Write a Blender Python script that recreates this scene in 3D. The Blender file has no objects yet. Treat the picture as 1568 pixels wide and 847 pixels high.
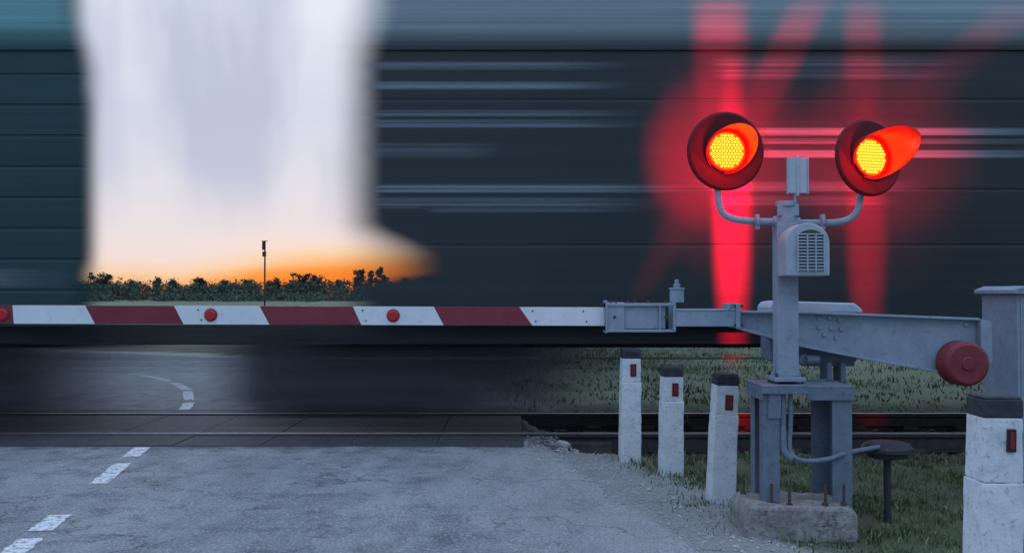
import bpy, math, random
import numpy as np
from mathutils import Vector, Matrix, noise as mnoise
random.seed(7); rng=np.random.default_rng(7)
scene=bpy.context.scene
scene.view_settings.view_transform='Standard'
scene.view_settings.look='None'
scene.view_settings.exposure=0
COL=scene.collection

# ------------------------------------------------------------------ helpers
def new_mat(name):
    m=bpy.data.materials.new(name); m.use_nodes=True
    nt=m.node_tree; nt.nodes.clear()
    out=nt.nodes.new('ShaderNodeOutputMaterial'); b=nt.nodes.new('ShaderNodeBsdfPrincipled')
    nt.links.new(b.outputs[0],out.inputs[0])
    return m,nt,b,out
def N(nt,t,**kw):
    n=nt.nodes.new(t)
    for k,v in kw.items():
        if k in n.inputs: n.inputs[k].default_value=v
        else: setattr(n,k,v)
    return n
def mixc(nt,fac,a,b,blend='MIX'):
    n=nt.nodes.new('ShaderNodeMix'); n.data_type='RGBA'; n.blend_type=blend
    for sock,v in ((n.inputs[0],fac),(n.inputs[6],a),(n.inputs[7],b)):
        if isinstance(v,(int,float)): sock.default_value=v
        elif isinstance(v,tuple): sock.default_value=(*v[:3],1)
        else: nt.links.new(v,sock)
    return n.outputs[2]
def maprange(nt,v,a,b,c=0.0,d=1.0,smooth=False):
    n=nt.nodes.new('ShaderNodeMapRange')
    if smooth: n.interpolation_type='SMOOTHSTEP'
    nt.links.new(v,n.inputs[0])
    for i,x in zip((1,2,3,4),(a,b,c,d)):
        if isinstance(x,(int,float)): n.inputs[i].default_value=x
        else: nt.links.new(x,n.inputs[i])
    return n.outputs[0]
def math_(nt,op,a,b=0.0):
    n=nt.nodes.new('ShaderNodeMath'); n.operation=op
    for i,x in enumerate((a,b)):
        if isinstance(x,(int,float)): n.inputs[i].default_value=x
        else: nt.links.new(x,n.inputs[i])
    return n.outputs[0]
def noise_(nt,scale,detail=6,rough=.6,coord='Object',vscale=None):
    tc=nt.nodes.new('ShaderNodeTexCoord'); src=tc.outputs[coord]
    if vscale:
        mp=nt.nodes.new('ShaderNodeMapping'); mp.inputs['Scale'].default_value=vscale
        nt.links.new(src,mp.inputs[0]); src=mp.outputs[0]
    n=nt.nodes.new('ShaderNodeTexNoise'); n.inputs['Scale'].default_value=scale
    n.inputs['Detail'].default_value=detail; n.inputs['Roughness'].default_value=rough
    nt.links.new(src,n.inputs['Vector']); return n.outputs[0]
def bump(nt,b,h,strength=.3,dist=.01):
    n=nt.nodes.new('ShaderNodeBump'); n.inputs['Strength'].default_value=strength
    n.inputs['Distance'].default_value=dist
    nt.links.new(h,n.inputs['Height']); nt.links.new(n.outputs[0],b.inputs['Normal'])
def weathered(name,c1,c2,dirt=(.12,.10,.08),rough=.55,metal=0.,scale=9,dirt_amt=.5,lo=.52,hi=.68,bs=.25):
    m,nt,b,_=new_mat(name)
    n1=noise_(nt,scale,6,.65); n2=noise_(nt,scale*4.3,6,.7)
    c=mixc(nt,maprange(nt,n1,.35,.65),c1,c2)
    c=mixc(nt,maprange(nt,n2,lo,hi,0,dirt_amt),c,dirt)
    nt.links.new(c,b.inputs['Base Color'])
    nt.links.new(maprange(nt,n2,.3,.7,rough-.12,rough+.18),b.inputs['Roughness'])
    b.inputs['Metallic'].default_value=metal
    bump(nt,b,n2,bs,.006)
    return m

class MB:
    def __init__(s): s.v=[]; s.f=[]; s.m=[]
    def add(s,vs,fs,mi=0):
        o=len(s.v); s.v+= [tuple(x) for x in vs]; s.f+=[tuple(i+o for i in f) for f in fs]; s.m+=[mi]*len(fs)
    def box(s,x0,x1,y0,y1,z0,z1,mi=0,M=None):
        vs=[Vector(p) for p in((x0,y0,z0),(x1,y0,z0),(x1,y1,z0),(x0,y1,z0),(x0,y0,z1),(x1,y0,z1),(x1,y1,z1),(x0,y1,z1))]
        if M: vs=[M@v for v in vs]
        s.add(vs,[(0,3,2,1),(4,5,6,7),(0,1,5,4),(1,2,6,5),(2,3,7,6),(3,0,4,7)],mi)
    def cyl(s,p0,p1,r0,r1=None,seg=20,mi=0):
        p0=Vector(p0);p1=Vector(p1); r1=r0 if r1 is None else r1
        d=(p1-p0).normalized(); a=d.orthogonal().normalized(); b=d.cross(a)
        vs=[];
        for p,r in((p0,r0),(p1,r1)):
            for i in range(seg):
                t=2*math.pi*i/seg; vs.append(p+a*math.cos(t)*r+b*math.sin(t)*r)
        fs=[(i,(i+1)%seg,seg+(i+1)%seg,seg+i) for i in range(seg)]
        fs+=[tuple(range(seg-1,-1,-1)),tuple(range(seg,2*seg))]
        s.add(vs,fs,mi)
    def prism(s,poly,y0,y1,mi=0):   # poly in XZ extruded in Y
        n=len(poly); vs=[(x,y0,z) for x,z in poly]+[(x,y1,z) for x,z in poly]
        fs=[(i,i+n,(i+1)%n+n,(i+1)%n) for i in range(n)]
        fs+=[tuple(range(n)),tuple(range(2*n-1,n-1,-1))]
        s.add(vs,fs,mi)
    def lathe(s,prof,M,seg=40,mi=0,closed=False):  # prof (r,h) about local Y
        vs=[]
        for r,h in prof:
            for i in range(seg):
                t=2*math.pi*i/seg; vs.append(M@Vector((r*math.cos(t),h,r*math.sin(t))))
        fs=[]
        for k in range(len(prof)-1):
            for i in range(seg):
                j=(i+1)%seg; fs.append((k*seg+i,k*seg+j,(k+1)*seg+j,(k+1)*seg+i))
        s.add(vs,fs,mi)
    def obj(s,name,mats,parent=None,bevel=0,smooth=False,recalc=True):
        me=bpy.data.meshes.new(name); me.from_pydata(s.v,[],s.f)
        for m in (mats if isinstance(mats,(list,tuple)) else [mats]): me.materials.append(m)
        me.polygons.foreach_set('material_index',s.m)
        if recalc:
            import bmesh; bm=bmesh.new(); bm.from_mesh(me); bmesh.ops.recalc_face_normals(bm,faces=bm.faces); bm.to_mesh(me); bm.free()
        if smooth: me.polygons.foreach_set('use_smooth',[True]*len(me.polygons))
        me.update(); o=bpy.data.objects.new(name,me); COL.objects.link(o)
        if bevel:
            bv=o.modifiers.new('bv','BEVEL'); bv.width=bevel; bv.segments=2; bv.limit_method='ANGLE'; bv.angle_limit=math.radians(40)
        if parent: o.parent=parent
        return o
def empty(name,loc=(0,0,0)):
    e=bpy.data.objects.new(name,None); e.empty_display_size=.2; COL.objects.link(e); return e
def tube(name,pts,r,mat,parent,res=12):
    cu=bpy.data.curves.new(name,'CURVE'); cu.dimensions='3D'; cu.bevel_depth=r; cu.bevel_resolution=4; cu.resolution_u=res; cu.use_fill_caps=True
    sp=cu.splines.new('NURBS'); sp.points.add(len(pts)-1)
    for p,q in zip(sp.points,pts): p.co=(*q,1)
    sp.use_endpoint_u=True; sp.order_u=3
    o=bpy.data.objects.new(name,cu); COL.objects.link(o); cu.materials.append(mat); o.parent=parent
    return o

# ------------------------------------------------------------------ materials
M_gray=weathered('grey_paint',(.23,.30,.37),(.30,.37,.44),(.15,.12,.10),.5,0,7,.55,.55,.70)
M_gray_d=weathered('dark_grey_paint',(.12,.16,.21),(.17,.21,.26),(.10,.07,.05),.55,0,7,.6)
M_light=weathered('pale_grey_paint',(.42,.49,.55),(.51,.57,.62),(.25,.22,.2),.45,0,6,.5,.56,.72)
M_bell=weathered('bell_grey_paint',(.33,.39,.45),(.40,.46,.51),(.2,.18,.17),.5,0,6,.5,.56,.72)
M_white=weathered('barrier_white',(.68,.72,.74),(.76,.79,.80),(.36,.34,.33),.4,0,5,.5,.56,.75)
M_red=weathered('barrier_red',(.18,.018,.03),(.24,.03,.04),(.10,.03,.03),.45,0,5,.5,.55,.75)
M_redrefl=weathered('red_reflector',(.50,.01,.015),(.56,.015,.02),(.3,.02,.02),.2,0,30,.3)
M_redpost=weathered('post_reflector_red',(.22,.01,.015),(.28,.015,.02),(.1,.02,.02),.3,0,30,.3)
M_postw=weathered('whitewash',(.60,.64,.66),(.78,.80,.80),(.24,.23,.22),.75,0,10,.75,.54,.70,.9)
M_black=weathered('black_paint',(.018,.022,.03),(.04,.045,.055),(.12,.12,.13),.6,0,14,.5,.55,.75,.7)
M_dred=weathered('counterweight_red',(.18,.02,.03),(.24,.03,.04),(.1,.03,.03),.55,0,12,.6)
M_steel=weathered('rail_steel',(.03,.028,.03),(.06,.05,.045),(.07,.04,.03),.6,.2,20,.6)
M_railtop=weathered('worn_rail_head',(.16,.17,.19),(.24,.25,.27),(.12,.11,.10),.5,.6,20,.3)
M_rust=weathered('rusty_bolt',(.07,.05,.045),(.13,.09,.07),(.05,.04,.035),.8,.2,40,.6)
M_conc=weathered('old_concrete',(.22,.21,.19),(.36,.34,.31),(.09,.09,.08),.9,0,9,.8,.48,.66,1.)
M_wood=weathered('sleeper_wood',(.05,.04,.035),(.09,.075,.06),(.03,.03,.03),.9,0,12,.6)
M_dark=weathered('lamp_black',(.03,.012,.014),(.05,.02,.02),(.02,.01,.01),.35,0,20,.4)
def emis(name,c,s):
    m,nt,b,out=new_mat(name); nt.nodes.remove(b)
    e=nt.nodes.new('ShaderNodeEmission'); e.inputs[0].default_value=(*c,1); e.inputs[1].default_value=s
    nt.links.new(e.outputs[0],out.inputs[0]); m.cycles.emission_sampling='NONE'; return m
M_led=emis('led_glow',(1,.66,.05),1.7)
M_lens=emis('lens_glow',(1,.14,.0),1.5)
m,nt,b,_=new_mat('grille_black'); b.inputs['Base Color'].default_value=(.05,.055,.06,1); b.inputs['Roughness'].default_value=.8; M_grille=m

# ------------------------------------------------------------------ road & terrain layout
ctrl=[(.0,-30),(-.7,-10),(-1.6,0),(-2.54,5.2),(-3.10,8.3),(-3.5,10.4),(-3.95,12.2),(-4.75,14.2),(-6.2,16.2),(-9,18.3),(-14,20),(-24,21.5),(-60,23)]
def catmull(P,k=16):
    out=[]; P=[Vector((*p,0)) for p in P]; P=[P[0]*2-P[1]]+P+[P[-1]*2-P[-2]]
    for i in range(1,len(P)-2):
        a,b_,c,d=P[i-1:i+3]
        for j in range(k):
            t=j/k
            out.append(.5*((2*b_)+(c-a)*t+(2*a-5*b_+4*c-d)*t*t+(3*b_-a-3*c+d)*t**3))
    out.append(P[-2]); return out
CL=catmull(ctrl); CLn=np.array([(p.x,p.y) for p in CL])
HW=3.55
def road_dist(x,y):
    p=np.stack([x,y],-1)[...,None,:]; a=CLn[:-1]; d=CLn[1:]-a
    t=np.clip(((p-a)*d).sum(-1)/(d*d).sum(-1),0,1)
    q=a+d*t[...,None]; return np.sqrt(((p-q)**2).sum(-1)).min(-1)
def ss(a,b,x): t=np.clip((x-a)/(b-a),0,1); return t*t*(3-2*t)
def vnoise(x,y,s,seed=0):
    return (np.sin(x*s*1.7+seed)+np.sin(y*s*2.3+1.3*seed)+np.sin((x+y)*s*1.1+2.1)+np.sin((x-y*1.4)*s*2.9+seed*.7)+np.sin((x*1.9+y*.6)*s*4.1+seed*2))/5
def height(x,y,off):
    h=.03*vnoise(x,y,1.7,3)*ss(.1,1.,off)
    h=h-.03*ss(0,.8,off)*ss(12,9,y)
    bed=ss(1.85,1.35,np.abs(y-9.96))*ss(-.1,.25,off)
    h=h*(1-bed)-.17*bed
    under=1-ss(-.5,-.05,off)
    h=h*(1-under)-.04*under
    h=h-.006*(1-ss(.0,.3,off))
    h=h+ss(11.5,16,y)*ss(.5,3,off)*.10*(x>-3)
    return h
xs=np.concatenate([[-3000,-1200,-500,-200,-100,-60],np.arange(-40,-6,.8),np.arange(-6,6,.09),np.arange(6,40,.8),[45,60,100,200,500,1200,3000]])
ys=np.concatenate([[-300,-100,-50],np.arange(-20,2,.8),np.arange(2,12.5,.09),np.arange(12.5,40,.7),[45,55,70,90,120,160,220,300,500,900,1800,4000]])
Xg,Yg=np.meshgrid(xs,ys); off=np.zeros_like(Xg)
for i in range(Xg.shape[0]): off[i]=road_dist(Xg[i],Yg[i])-HW
Zg=height(Xg,Yg,off)
ny,nx=Xg.shape
V=np.stack([Xg,Yg,Zg],-1).reshape(-1,3)
idx=np.arange(ny*nx).reshape(ny,nx)
F=np.stack([idx[:-1,:-1],idx[:-1,1:],idx[1:,1:],idx[1:,:-1]],-1).reshape(-1,4)
me=bpy.data.meshes.new('ground'); me.from_pydata(V.tolist(),[],F.tolist())
gr=ss(.15,.9,off+.25*vnoise(Xg,Yg,2.5,1))
bedm=ss(1.9,1.4,np.abs(Yg-9.96))
a=me.attributes.new('grassy','FLOAT','POINT'); a.data.foreach_set('value',gr.ravel())
a=me.attributes.new('ballast','FLOAT','POINT'); a.data.foreach_set('value',bedm.ravel())
me.polygons.foreach_set('use_smooth',[True]*len(me.polygons))
ground=bpy.data.objects.new('ground',me); COL.objects.link(ground)
m,nt,b,_=new_mat('ground_soil_grass')
at=N(nt,'ShaderNodeAttribute',attribute_name='grassy'); ab=N(nt,'ShaderNodeAttribute',attribute_name='ballast')
n1=noise_(nt,1.3,6,.65); n2=noise_(nt,40,5,.7); n3=noise_(nt,.03,3,.6)
dirt=mixc(nt,n2,(.18,.175,.17),(.50,.49,.47))
grs=mixc(nt,maprange(nt,n1,.35,.65),(.05,.07,.03),(.11,.125,.065))
grs=mixc(nt,maprange(nt,n3,.4,.6),grs,(.13,.165,.09))
grs=mixc(nt,maprange(nt,n2,.50,.70,0,.7),grs,(.18,.155,.115))
c=mixc(nt,maprange(nt,math_(nt,'ADD',at.outputs['Fac'],maprange(nt,n2,.3,.7,-.3,.3)),.3,.7),dirt,grs)
bal=mixc(nt,n2,(.025,.024,.025),(.12,.115,.11))
c=mixc(nt,ab.outputs['Fac'],c,bal)
nt.links.new(c,b.inputs['Base Color']); b.inputs['Roughness'].default_value=.95
bump(nt,b,n2,.8,.03); me.materials.append(m)

# road sheet
nseg=28
tan=[(CL[min(i+1,len(CL)-1)]-CL[max(i-1,0)]).normalized() for i in range(len(CL))]
pts=[];tg=[]
for i in range(len(CL)-1):
    L=(CL[i+1]-CL[i]).length; k=max(1,int(L/.08)) if 2<CL[i].y<14 else 1
    for j in range(k):
        t=j/k; pts.append(CL[i].lerp(CL[i+1],t)); tg.append(tan[i].lerp(tan[i+1],t).normalized())
vs=[];fs=[];EU=[]
for i,(p,t) in enumerate(zip(pts,tg)):
    n=Vector((t.y,-t.x,0))
    jr=.10*vnoise(p.x,p.y,3.1,5)+.05*vnoise(p.x,p.y,11,2)+.02*random.uniform(-1,1)
    jl=.10*vnoise(p.x,p.y,3.1,9)
    for k in range(nseg+1):
        u=-1+2*k/nseg; w=u*(HW+(jr if u>0 else jl)*abs(u)**6)
        q=p+n*w
        z=.012*vnoise(q.x,q.y,.9,2)*(1-ss(6,8,q.y)) if 0<q.y<8 else 0
        z-=.018*abs(u)**8
        vs.append((q.x,q.y,z)); EU.append(u)
    if i:
        o=(i-1)*(nseg+1)
        for k in range(nseg): fs.append((o+k,o+k+1,o+k+nseg+2,o+k+nseg+1))
mb=MB(); mb.add(vs,fs)
m,nt,b,_=new_mat('worn_asphalt')
big=noise_(nt,.55,4,.6); mid=noise_(nt,3.5,7,.7); fine=noise_(nt,75,4,.8); wear=noise_(nt,1.2,7,.75,vscale=(1.6,.5,1))
eu_=N(nt,'ShaderNodeAttribute',attribute_name='across')
c=mixc(nt,maprange(nt,big,.35,.65),(.32,.345,.37),(.48,.50,.515))
c=mixc(nt,maprange(nt,wear,.45,.60,0,.85),c,(.64,.655,.66))
c=mixc(nt,maprange(nt,mid,.50,.62,0,.75),c,(.20,.215,.235))
lane=maprange(nt,math_(nt,'ADD',eu_.outputs['Fac'],maprange(nt,wear,.3,.7,-.3,.3)),.5,.9,0,.8)
c=mixc(nt,lane,c,(.70,.70,.68))
c=mixc(nt,maprange(nt,fine,.43,.62,0,.70),c,(.16,.165,.17),'MIX')
c=mixc(nt,maprange(nt,noise_(nt,55,3,.7),.54,.63,0,.75),c,(.80,.81,.81))
tc=nt.nodes.new('ShaderNodeTexCoord'); vo=nt.nodes.new('ShaderNodeTexVoronoi'); vo.feature='DISTANCE_TO_EDGE'; vo.inputs['Scale'].default_value=.8
mm=nt.nodes.new('ShaderNodeVectorMath'); mm.operation='ADD'
nn=nt.nodes.new('ShaderNodeTexNoise'); nn.inputs['Scale'].default_value=3; nn.inputs['Detail'].default_value=5
nt.links.new(tc.outputs['Object'],nn.inputs['Vector']); sc=nt.nodes.new('ShaderNodeVectorMath'); sc.operation='SCALE'; sc.inputs['Scale'].default_value=.9
nt.links.new(nn.outputs['Color'],sc.inputs[0]); nt.links.new(tc.outputs['Object'],mm.inputs[0]); nt.links.new(sc.outputs[0],mm.inputs[1]); nt.links.new(mm.outputs[0],vo.inputs['Vector'])
crack=maprange(nt,vo.outputs['Distance'],0,.015,.75,0)
crack=math_(nt,'MULTIPLY',crack,maprange(nt,big,.42,.55))
c=mixc(nt,crack,c,(.08,.08,.085))
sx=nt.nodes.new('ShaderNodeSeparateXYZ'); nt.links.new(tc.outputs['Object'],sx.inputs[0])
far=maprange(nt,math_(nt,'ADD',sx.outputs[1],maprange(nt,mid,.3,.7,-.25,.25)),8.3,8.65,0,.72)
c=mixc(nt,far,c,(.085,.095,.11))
nt.links.new(c,b.inputs['Base Color']); nt.links.new(maprange(nt,mid,.3,.7,.65,.95),b.inputs['Roughness'])
hh=math_(nt,'ADD',math_(nt,'MULTIPLY',fine,.7),math_(nt,'MULTIPLY',mid,1.6)); bump(nt,b,hh,1.,.04)
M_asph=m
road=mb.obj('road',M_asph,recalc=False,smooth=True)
a=road.data.attributes.new('across','FLOAT','POINT'); a.data.foreach_set('value',EU)

# centre line paint
m,nt,b,out=new_mat('worn_road_paint')
b.inputs['Base Color'].default_value=(.86,.86,.86,1); b.inputs['Roughness'].default_value=.7
w=noise_(nt,24,7,.75); al=maprange(nt,w,.50,.60,.92,.1)
tc=nt.nodes.new('ShaderNodeTexCoord'); sx=nt.nodes.new('ShaderNodeSeparateXYZ'); nt.links.new(tc.outputs['Object'],sx.inputs[0])
nt.links.new(math_(nt,'MULTIPLY',al,maprange(nt,sx.outputs[1],9,14.5,.95,.2)),b.inputs['Alpha'])
mb=MB()
def centre(yv,dx):
    k=int(np.argmin(np.abs(CLn[:,1]-yv))); k=min(max(k,1),len(CLn)-2)
    j=k if CLn[k,1]<=yv else k-1
    f=(yv-CLn[j,1])/(CLn[j+1,1]-CLn[j,1]); p=CLn[j]*(1-f)+CLn[j+1]*f
    t=CLn[j+1]-CLn[j]; t/=np.hypot(*t); return p[0]+t[1]*dx,p[1]-t[0]*dx
def zroad(x,y): return (.012*vnoise(x,y,.9,2)*(1-ss(6,8,y)) if 0<y<8 else 0)+.005
for y0,y1 in((1.2,2.2),(3.0,3.9),(4.75,5.32),(5.5,5.9),(6.85,7.65),(7.95,8.45),(10.95,11.9),(12.2,13.3),(13.5,14.6),(14.8,15.9)):
    n=12; vs=[]
    for i in range(n+1):
        yy=y0+(y1-y0)*i/n
        for dx in(-.065+random.uniform(-.008,.008),.065+random.uniform(-.008,.008)):
            x,y=centre(yy,dx); vs.append((x,y,zroad(x,y)))
    mb.add(vs,[(2*i,2*i+1,2*i+3,2*i+2) for i in range(n)])
mk=mb.obj('centre_line',m,parent=road,recalc=False)

# ------------------------------------------------------------------ railway track
track=empty('railway_track')
railprof=[(-.075,0),(.075,0),(.075,.012),(.012,.03),(.009,.115),(.036,.13),(.036,.158),(.028,.166),(-.028,.166),(-.036,.158),(-.036,.13),(-.009,.115),(-.012,.03),(-.075,.012)]
for nm,yc in(('near_rail',9.2),('far_rail',10.72)):
    mb=MB(); n=len(railprof); vs=[(-80,yc+a,-.145+c) for a,c in railprof]+[(80,yc+a,-.145+c) for a,c in railprof]
    for i in range(n):
        j=(i+1)%n; mb.add([vs[i],vs[j],vs[j+n],vs[i+n]],[(0,1,2,3)],1 if i in(7,8) else 0)
    mb.obj(nm,[M_steel,M_railtop],parent=track)
mb=MB()
for i in range(150):
    x=.75+i*.56 if i<75 else -7.6-(i-75)*.56
    mb.box(x,x+.25,8.6,11.32,-.29,-.148+random.uniform(-.004,.004))
    for yc in(9.2,10.72): mb.box(x+.04,x+.2,yc-.16,yc-.08,-.148,-.105,0); mb.box(x+.04,x+.2,yc+.08,yc+.16,-.148,-.105,0)
mb.obj('sleepers',M_wood,parent=track,bevel=.01)
m=weathered('crossing_rubber',(.030,.034,.042),(.05,.055,.062),(.11,.11,.12),.8,0,4,.5)
mb=MB()
for y0,y1 in((8.52,9.15),(9.29,10.63),(10.8,11.2)):
    x=-7.4
    while x<-.6:
        mb.box(x,x+.745,y0,y1,-.14,.008+random.uniform(-.003,.003)); x+=.75
mb.obj('crossing_deck',m,parent=track,bevel=.006)
mb=MB(); mb.box(.15,.9,8.96,9.08,-.16,-.04); mb.box(.35,.9,8.75,8.86,-.18,-.10)
mb.obj('guard_timber',M_wood,parent=track,bevel=.01)
mb=MB(); mb.cyl((.98,8.9,-.15),(1.03,8.9,.03),.012,seg=8); mb.cyl((.92,8.95,-.15),(1.0,8.9,-.02),.01,seg=8)
mb.obj('rail_tie_rod',M_rust,parent=track)

def stones(name,pos,size,mat):
    V=[];F=[]
    base=np.array([(1,0,0),(-1,0,0),(0,1,0),(0,-1,0),(0,0,1),(0,0,-1)],float)
    fa=[(0,2,4),(2,1,4),(1,3,4),(3,0,4),(2,0,5),(1,2,5),(3,1,5),(0,3,5)]
    for p,s in zip(pos,size):
        v=base*s*rng.uniform(.5,1.1,(6,1)); v+=rng.normal(0,s*.15,(6,3)); v[:,2]*=.65
        an=rng.uniform(0,6.28); c_,s_=math.cos(an),math.sin(an)
        R=np.array([[c_,-s_,0],[s_,c_,0],[0,0,1]]); v=v@R.T+p
        o=len(V); V+=v.tolist(); F+=[tuple(i+o for i in f) for f in fa]
    me=bpy.data.meshes.new(name); me.from_pydata(V,[],F); me.materials.append(mat)
    o=bpy.data.objects.new(name,me); COL.objects.link(o); return o
n=9000; x=rng.uniform(.3,9,n); y=rng.uniform(8.45,11.6,n); o_=road_dist(x,y)-HW; k=o_>.1; x,y,o_=x[k],y[k],o_[k]
M_stone=weathered('ballast_stone',(.05,.048,.047),(.13,.12,.115),(.04,.04,.04),.9,0,6,.5)
stones('track_ballast',np.stack([x,y,height(x,y,o_)+.005],-1),rng.uniform(.015,.035,len(x)),M_stone)
M_grav=weathered('gravel_stone',(.30,.30,.29),(.54,.53,.51),(.14,.14,.14),.9,0,6,.5)
P=[];S=[]
for i in range(6500):
    yv=rng.uniform(2.5,8.8); dx=HW+rng.normal(.0,.26); x,y=centre(yv,dx); o1=float(road_dist(np.array([x]),np.array([y]))[0]-HW)
    P.append((x,y,max(float(height(np.array(x),np.array(y),np.array(o1))),-.012 if o1<.05 else -1)+.003)); S.append(abs(rng.normal(0,.0065))+.002)
for i in range(1800):
    yv=rng.uniform(3,8.5); x,y=centre(yv,HW-abs(rng.normal(0,1.1))); P.append((x,y,zroad(x,y))); S.append(rng.uniform(.002,.007))
stones('verge_gravel',np.array(P),np.array(S),M_grav)
rock=stones('boulder',np.array([(.42,8.62,.0)]),np.array([.15]),M_grav)
md=rock.modifiers.new('s','SUBSURF'); md.levels=2; md.render_levels=2

# ------------------------------------------------------------------ grass
m,nt,b,_=new_mat('grass_blade')
at=N(nt,'ShaderNodeAttribute',attribute_name='tone')
cr=nt.nodes.new('ShaderNodeValToRGB'); e=cr.color_ramp.elements
e[0].color=(.030,.052,.020,1); e[0].position=0; e[1].color=(.32,.30,.20,1); e[1].position=1
x=e.new(.45); x.color=(.085,.135,.045,1); x=e.new(.82); x.color=(.17,.225,.085,1)
nt.links.new(at.outputs['Fac'],cr.inputs[0]); nt.links.new(cr.outputs[0],b.inputs['Base Color']); b.inputs['Roughness'].default_value=.6
M_grass=m
def grass(name,x,y,z,h,w,tone):
    n=len(x); an=rng.uniform(0,6.28,n); dx=np.cos(an)*w/2; dy=np.sin(an)*w/2
    la=rng.uniform(0,6.28,n); lx=np.cos(la)*h*rng.uniform(.2,1.1,n); ly=np.sin(la)*h*rng.uniform(.2,1.1,n)
    v=np.empty((n,5,3))
    v[:,0]=np.stack([x-dx,y-dy,z-.02],-1); v[:,1]=np.stack([x+dx,y+dy,z-.02],-1)
    v[:,2]=np.stack([x+dx*.8+lx*.35,y+dy*.8+ly*.35,z+h*.55],-1); v[:,3]=np.stack([x-dx*.8+lx*.35,y-dy*.8+ly*.35,z+h*.55],-1)
    v[:,4]=np.stack([x+lx,y+ly,z+h],-1)
    i=np.arange(n)*5
    F=[tuple(q) for q in np.stack([i,i+1,i+2,i+3],-1).tolist()]+[tuple(q) for q in np.stack([i+3,i+2,i+4],-1).tolist()]
    me=bpy.data.meshes.new(name); me.from_pydata(v.reshape(-1,3).tolist(),[],F)
    a=me.attributes.new('tone','FLOAT','POINT'); a.data.foreach_set('value',np.repeat(tone,5))
    me.materials.append(M_grass); o=bpy.data.objects.new(name,me); COL.objects.link(o); return o
n=110000; x=rng.uniform(.4,6.5,n); y=rng.uniform(2.6,8.75,n); o_=road_dist(x,y)-HW
patch=vnoise(x,y,3.3,8)+.6*vnoise(x,y,9,4)
dens=ss(.05,.75,o_+.3*vnoise(x,y,4,1))*(.16+.84*ss(-.2,.3,patch))
k=(rng.uniform(0,1,n)<dens)&(o_>.0)
k&=~((x>1.2)&(x<1.9)&(y>5.33)&(y<5.85))
x,y,o_,patch=x[k],y[k],o_[k],patch[k]; clump=np.clip(.4+.9*vnoise(x,y,6,6)+.5*patch,0,1.2)
h=rng.uniform(.018,.058,len(x))*(.4+clump)
tone=np.clip(.38+.45*vnoise(x,y,2.2,12)+rng.normal(0,.2,len(x)),0,1); tone[rng.uniform(0,1,len(x))<.08]=.97
grass('grass',x,y,height(x,y,o_),h,rng.uniform(.004,.010,len(x)),tone)
n=60000; x=rng.uniform(-1,19,n); y=11.4+ rng.uniform(0,1,n)**1.3*16; o_=road_dist(x,y)-HW
pt=vnoise(x,y,1.5,3)+.5*vnoise(x,y,.6,5)
k=(o_>.1)&(rng.uniform(0,1,n)<.12+.88*ss(-.25,.35,pt)); x,y,o_=x[k],y[k],o_[k]
h=rng.uniform(.02,.08,len(x))*(1+.8*vnoise(x,y,1.2,2)); tone=np.clip(.50+.6*vnoise(x,y,.9,2)+rng.normal(0,.2,len(x)),0,1)
grass('meadow_grass',x,y,height(x,y,o_),h,rng.uniform(.012,.025,len(x)),tone)

# ------------------------------------------------------------------ distant trees
m,nt,b,_=new_mat('tree_foliage'); at=N(nt,'ShaderNodeAttribute',attribute_name='tone')
nt.links.new(mixc(nt,at.outputs['Fac'],(.022,.030,.024),(.105,.135,.085)),b.inputs['Base Color']); b.inputs['Roughness'].default_value=.8  # foliage colour lightened to carry distance haze
M_fol=m; M_bark=weathered('bark',(.04,.03,.025),(.07,.055,.045),rough=.9)
def treeline(name,trees,sl=.15,sh=.4):
    V=[];F=[];T=[];MI=[]
    for (tx,ty,H,R,dense) in trees:
        o=len(V)
        V+= [(tx-.09,ty,-.2),(tx+.09,ty,-.2),(tx+.02,ty,H*.85),(tx-.02,ty,H*.85)]; F.append((o,o+1,o+2,o+3)); T+=[.2]*4; MI.append(1)
        nc=random.randint(5,9)
        for c_ in range(nc):
            f=random.uniform(.2,.92); rr=R*(1.05-.6*f)*random.uniform(.6,1.1)
            cx_=tx+random.uniform(-1,1)*R*(1-.65*f); cy_=ty+random.uniform(-1,1)*R*.6; cz=H*f-rr*.3
            for k in range(dense):
                d=Vector((random.gauss(0,.45),random.gauss(0,.45),random.gauss(0,.4)))
                p=Vector((cx_,cy_,cz))+d*rr; p.z=max(p.z,.05)
                s=random.uniform(sl,sh); o=len(V)
                for q in range(3): 
                    V.append(tuple(p+Vector((random.uniform(-1,1),random.uniform(-1,1),random.uniform(-1,1)))*s))
                F.append((o,o+1,o+2)); t=min(1,max(0,.30+.2*d.z+.3*random.random()+.05*(3-p.z)-.35*(H>4.8))); T+=[t]*3; MI.append(0)  # backlit silhouette of the tall trees put into the leaf tone
    me=bpy.data.meshes.new(name); me.from_pydata(V,[],F); me.materials.append(M_fol); me.materials.append(M_bark)
    me.polygons.foreach_set('material_index',MI)
    a=me.attributes.new('tone','FLOAT','POINT'); a.data.foreach_set('value',T)
    o=bpy.data.objects.new(name,me); COL.objects.link(o); return o
tr=[]
for i in range(430):
    xx=random.uniform(-150,60); tr.append((xx,random.uniform(200,250),random.uniform(3.2,4.4)+.35*math.sin(xx*.11),random.uniform(2.0,3.0),34))
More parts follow.
